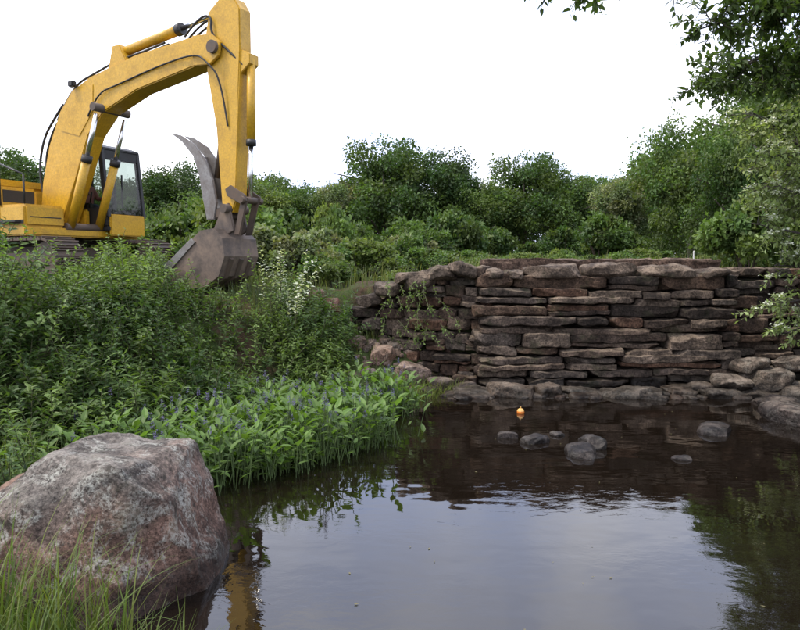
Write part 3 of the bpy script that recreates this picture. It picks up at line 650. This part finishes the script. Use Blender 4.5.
for (x,y) in pts:
    g0=max(-.05,hz(x,y)); hf=.75+.6*(mn.noise(Vector((x*1.3,y*1.3,1)))+.3); hh=rs.uniform(.14,.5)*hf+.05; a=rs.uniform(0,6.28); tl=rs.uniform(0,.45)
    tip=np.array([x+math.cos(a)*tl*hh,y+math.sin(a)*tl*hh,g0+hh])
    tube(mb,[(x,y,g0-.05),tuple(tip)],[.006,.004],(.07,.11,.03),3,1)
    D=np.array([[math.cos(a)*.8,math.sin(a)*.8,rs.uniform(.1,1.5)]]); Nn=np.array([[-math.cos(a)*.8,-math.sin(a)*.8,1.0]])+gs.normal(size=(1,3))*.3
    c=np.array((.095,.165,.034))*rs.uniform(.65,1.3); 
    L=rs.uniform(.1,.185); add_leaves(mb,tip[None],D,Nn,[L],[L*rs.uniform(.36,.55)],c,True,0,.3)
    for q in range(2):
        if rs.random()<.55:
            a2=rs.uniform(0,6.28); add_leaves(mb,tip[None]-np.array([[0,0,hh*rs.uniform(.25,.75)]]),np.array([[math.sin(a2),math.cos(a2),rs.uniform(.3,1.2)]]),np.array([[-math.sin(a2),-math.cos(a2),1.0]]),[L*.9],[L*.4],c*.85,True,0,.25)
    if rs.random()<(.02 if y<7.2 else .075):
        z=g0+hh+rs.uniform(.06,.2); bx=x+rs.uniform(-.03,.03)
        tube(fl,[(x,y,g0),(bx,y,z)],[.005,.004],(.09,.13,.04),3)
        n=34; tt=gs.uniform(0,.085,n); aa=gs.uniform(0,6.28,n)
        P=np.stack([bx+.006*np.cos(aa),y+.006*np.sin(aa),z+tt],1); Dd=np.stack([np.cos(aa),np.sin(aa),np.full(n,.5)],1)
        add_leaves(fl,P,Dd,np.tile([0,0,1.0],(n,1))+gs.normal(size=(n,3))*.3,.02*(1.2-tt/.12),.014,np.array((.12,.105,.22))*gs.uniform(.6,1.2,(n,1)),False)
w=mb.build('pickerelweed_patch',[LEAF,BARK])
f=fl.build('flower_spikes',[FLOW]); f.parent=w

def blades(mb,n,xr,yr,Lr,wd,col,cond=None,lean=.5,g=gs,seg=4):
    k=0
    while k<n:
        x=g.uniform(*xr); y=g.uniform(*yr)
        if cond and not cond(x,y): continue
        z=max(hz(x,y),-.1); L=g.uniform(*Lr); a=g.uniform(0,6.28); ln=g.uniform(.1,lean); w=wd*g.uniform(.7,1.2)
        t=np.linspace(0,1,seg+1); dx=math.cos(a);dy=math.sin(a)
        cx=x+dx*ln*L*t**2; cy=y+dy*ln*L*t**2; cz=z-.03+L*t*(1-.28*ln*t*t*1.6)
        s=np.stack([-dy*np.ones(seg+1),dx*np.ones(seg+1),np.zeros(seg+1)],1)*(w*(1-t**1.6*.95))[:,None]/2
        C=np.stack([cx,cy,cz],1); V=np.stack([C-s,C+s],1).reshape(-1,3)
        F=[[2*i,2*i+1,2*i+3,2*i+2] for i in range(seg)]
        mb.add(V,[F],np.array(col)*g.uniform(.6,1.25)*np.array([g.uniform(.9,1.3),1,1])); k+=1
mb=MB()
blades(mb,420,(-2.3,-1.4),(2.75,3.55),(.45,.9),.012,(.09,.135,.028),lean=.75,seg=6)
blades(mb,90,(-1.4,-1.0),(2.9,3.5),(.35,.65),.010,(.09,.13,.028),lean=.7,seg=6)
blades(mb,420,(-3.8,-2.7),(4.9,6.2),(.5,.85),.014,(.1,.155,.035),lean=.5)
blades(mb,260,(-2.3,-1.2),(5.0,6.3),(.15,.35),.01,(.1,.145,.035),lambda x,y:inreg(x,y)>-.5,lean=.8)
mb.build('foreground_grass',[LEAF])
mb=MB()
blades(mb,800,(-.3,1.1),(10.4,11.6),(.18,.42),.012,(.12,.16,.04),lambda x,y:inreg(x,y)>-.35,lean=.8)
blades(mb,1300,(-3.2,-.4),(11.2,13.2),(.15,.4),.014,(.1,.135,.038),lambda x,y:inreg(x,y)>.1)
blades(mb,2600,(-5,9),(13.2,19),(.2,.5),.02,(.12,.155,.045))
mb.build('bank_grass',[LEAF])
mb=MB()
for k in range(70):
    x=rs.uniform(-.5,1.0); z=rs.uniform(.8,1.9); y=12.25-.4*x+rs.uniform(-.15,0)
    if abs(x-.15)>.45 and rs.random()<.75: continue
    shoot(mb,(x,y,z),(rs.gauss(0,.4),-.5,-.4),rs.uniform(.15,.4),8,.07,.04,G5,.3)
for k in range(90):
    x=rs.uniform(-1.2,5.7); shoot(mb,(x,12.98+rs.uniform(0,.3),1.98),(rs.gauss(0,.3),-.2,1),rs.uniform(.2,.42),9,.06,.03,G5)
mb.build('wall_creeper',[LEAF,BARK])

# overhanging oak, trunk on the right bank outside the frame
mb=MB(); TIPS=[]
BR=(.05,.042,.036)
tube(mb,[(8.9,7.6,-.1),(8.8,7.7,2),(8.5,7.8,4.2),(8.3,8.0,7.5),(8.2,8.1,10)],[.34,.28,.22,.15,.05],BR,10,1)
def limb(pts,r0,tw,g=random.Random(3),dens=9,spread=.42,col=(.055,.088,.024),ll=.12,lw=.065):
    pts=np.array(pts,float); n=len(pts); tube(mb,pts,np.linspace(r0,.008,n),BR,6,1)
    for k in range(tw):
        t=g.uniform(.35,1)**.8*(n-1); i=min(int(t),n-2); p=pts[i]+(pts[i+1]-pts[i])*(t-i)
        d=np.array([g.gauss(-.2,1),g.gauss(0,1),g.gauss(-.1,.7)]); d/=np.linalg.norm(d); L=g.uniform(.5,1)*spread
        e=p+d*L; tube(mb,[p,(p+e)/2+np.array([0,0,.03]),e],[.008,.006,.003],BR,3,1); TIPS.append(e)
        for q in range(3):
            b=p+(e-p)*g.uniform(.3,1); dd=d+np.array([g.gauss(0,.6),g.gauss(0,.6),g.gauss(-.2,.5)])
            shoot(mb,b,dd,g.uniform(.15,.3),dens,ll,lw,np.array(col)*g.uniform(.7,1.3),.3,True,.15)
limb([(8.4,7.9,5.0),(7.3,7.9,5.6),(6.2,7.8,5.65),(5.2,7.8,5.4),(4.3,7.9,5.1),(3.4,8.0,4.85)],.09,95)
limb([(6.2,7.8,5.65),(5.6,8.4,5.3),(5.0,8.8,5.0),(4.5,9.0,4.75),(4.1,9.1,4.55)],.04,50)
limb([(8.4,7.9,5.6),(6.4,7.4,6.4),(4.4,7.2,6.1),(3.0,7.1,5.6),(2.1,7.0,5.08),(1.5,7.0,4.9)],.08,34)
limb([(8.5,7.8,4.4),(7.4,8.4,4.9),(6.4,8.8,5.0),(5.6,9.0,4.85),(4.9,9.1,4.6)],.06,80)
crown(mb,(8.6,8,8.2),(3.2,3,2.6),40,200,.13,G1,55)
mb.build('oak_tree',[LEAF,BARK])
# pale flowering viburnum at right
mb=MB(); TIPS=[]
VC=(.17,.215,.085)
for i,(e,tw) in enumerate([((4.95,9.7,3.85),50),((5.2,9.6,3.3),56),((5.0,9.7,2.75),50),((5.4,9.8,2.15),44),((5.6,9.9,1.6),34),((5.75,10.2,1.1),18),((5.2,10.2,4.4),50),((5.8,9.9,3.0),36),((5.9,9.8,2.0),30),((5.6,9.8,4.8),36)]):
    b=np.array((8.0,10.2,.6)); e=np.array(e); m=(b+e)/2+np.array([.3,0,.5])
    limb([b,b*.6+m*.4+np.array([0,0,.2]),m,(m+e)/2+np.array([0,0,.12]),e],.05,tw,random.Random(i),8,.42,VC,.11,.055)
tube(mb,[(8.0,10.2,-.1),(8.0,10.2,.7)],[.1,.08],BR,8,1)
fm=MB()
for e in TIPS:
    if rs.random()<.15: continue
    n=22; P=np.array(e)+np.array([0,-.04,.05])+gs.normal(size=(n,3))*np.array([.045,.045,.015])
    add_leaves(fm,P,gs.normal(size=(n,3))*np.array([1,1,.3]),np.tile([0,0,1.0],(n,1))+gs.normal(size=(n,3))*.4,.038,.034,(.62,.64,.54),False)
w=mb.build('flowering_shrub',[LEAF,BARK]); f=fm.build('white_blossoms',[FLOW]); f.parent=w
for x,y,w_,h in [(8.2,11.2,1.8,1.8),(7.6,12.8,1.8,1.6),(9.2,12.5,3,3.0),(8.8,9.2,1.8,1.6)]: bush(0,x,y,w_,h)

def ball(mb,c,r,z0,z1,seg=20,rings=8,col=(1,1,1),mat=0):
    ph=np.linspace(math.asin(z0),math.asin(z1),rings); th=np.linspace(0,2*np.pi,seg,endpoint=False)
    V=[(c[0]+r*math.cos(p)*math.cos(t),c[1]+r*math.cos(p)*math.sin(t),c[2]+r*math.sin(p)) for p in ph for t in th]
    Fq=[[a*seg+b,a*seg+(b+1)%seg,(a+1)*seg+(b+1)%seg,(a+1)*seg+b] for a in range(rings-1) for b in range(seg)]
    mb.add(V,[Fq],col,mat)
mb=MB(); ball(mb,(1.76,9.75,.02),.055,-1,.25,mat=0); ball(mb,(1.76,9.75,.02),.0552,.25,1,mat=1); tube(mb,[(1.76,9.75,.07),(1.76,9.75,.095)],[.01,.008],(1,1,1),8,1)
mb.build('fishing_float',[simple('float_orange',(.7,.2,.03),.3),simple('float_yellow',(.6,.35,.1),.3)],True)
mb=MB(); tube(mb,[(6.05,14,1.9),(6.05,14,2.42),(6.05,14,2.43)],[.02,.02,.01],(1,1,1),10); mb.build('white_post',[simple('post_white',(.6,.6,.58),.6)])
mb=MB(); n=60
P=np.stack([gs.uniform(-1,5.5,n),gs.uniform(3.9,10.5,n),np.full(n,.006)],1)
add_leaves(mb,P,gs.normal(size=(n,3))*np.array([1,1,0.02]),np.tile([0,0,1.0],(n,1)),gs.uniform(.01,.035,n),gs.uniform(.008,.018,n),(.18,.16,.08),False,0,0)
mb.build('floating_leaves',[LEAF])

# ------------------------------------------------------------------ light, sky, camera
el=R(60); az=R(-102)
W=bpy.data.worlds.new('World'); scene.world=W; W.use_nodes=True; nt=W.node_tree; nt.nodes.clear()
o=N(nt,'ShaderNodeOutputWorld'); sky=N(nt,'ShaderNodeTexSky'); sky.sky_type='NISHITA'; sky.sun_disc=False; sky.sun_elevation=el; sky.sun_rotation=az%(2*math.pi); sky.dust_density=4
b1=N(nt,'ShaderNodeBackground'); b1.inputs[1].default_value=.10; nt.links.new(sky.outputs[0],b1.inputs[0])
tc=N(nt,'ShaderNodeTexCoord'); nz=noise_node(nt,2.6,4,.5,tc.outputs['Generated'])
rc=ramp(nt,nz.outputs[0],[(.38,(.50,.58,.86)),(.62,(.98,.97,1.02))])
b2=N(nt,'ShaderNodeBackground'); nt.links.new(rc.outputs[0],b2.inputs[0]); b2.inputs[1].default_value=2.0
ad=N(nt,'ShaderNodeAddShader'); nt.links.new(b1.outputs[0],ad.inputs[0]); nt.links.new(b2.outputs[0],ad.inputs[1]); nt.links.new(ad.outputs[0],o.inputs[0])
sd=bpy.data.lights.new('sun','SUN'); sd.energy=3.2; sd.angle=R(7); sd.color=(1,.92,.79)
so=bpy.data.objects.new('sun',sd); scene.collection.objects.link(so)
pos=Vector((math.sin(az)*math.cos(el),math.cos(az)*math.cos(el),math.sin(el))); so.rotation_euler=pos.to_track_quat('Z','Y').to_euler()
cd=bpy.data.cameras.new('camera'); cd.sensor_width=36; cd.lens=30.5; cd.clip_end=2000
co=bpy.data.objects.new('camera',cd); scene.collection.objects.link(co); co.location=(0,0,EYE); co.rotation_euler=(R(90-4.47),0,0); scene.camera=co
scene.view_settings.view_transform='Standard'; scene.view_settings.look='None'; scene.view_settings.exposure=0
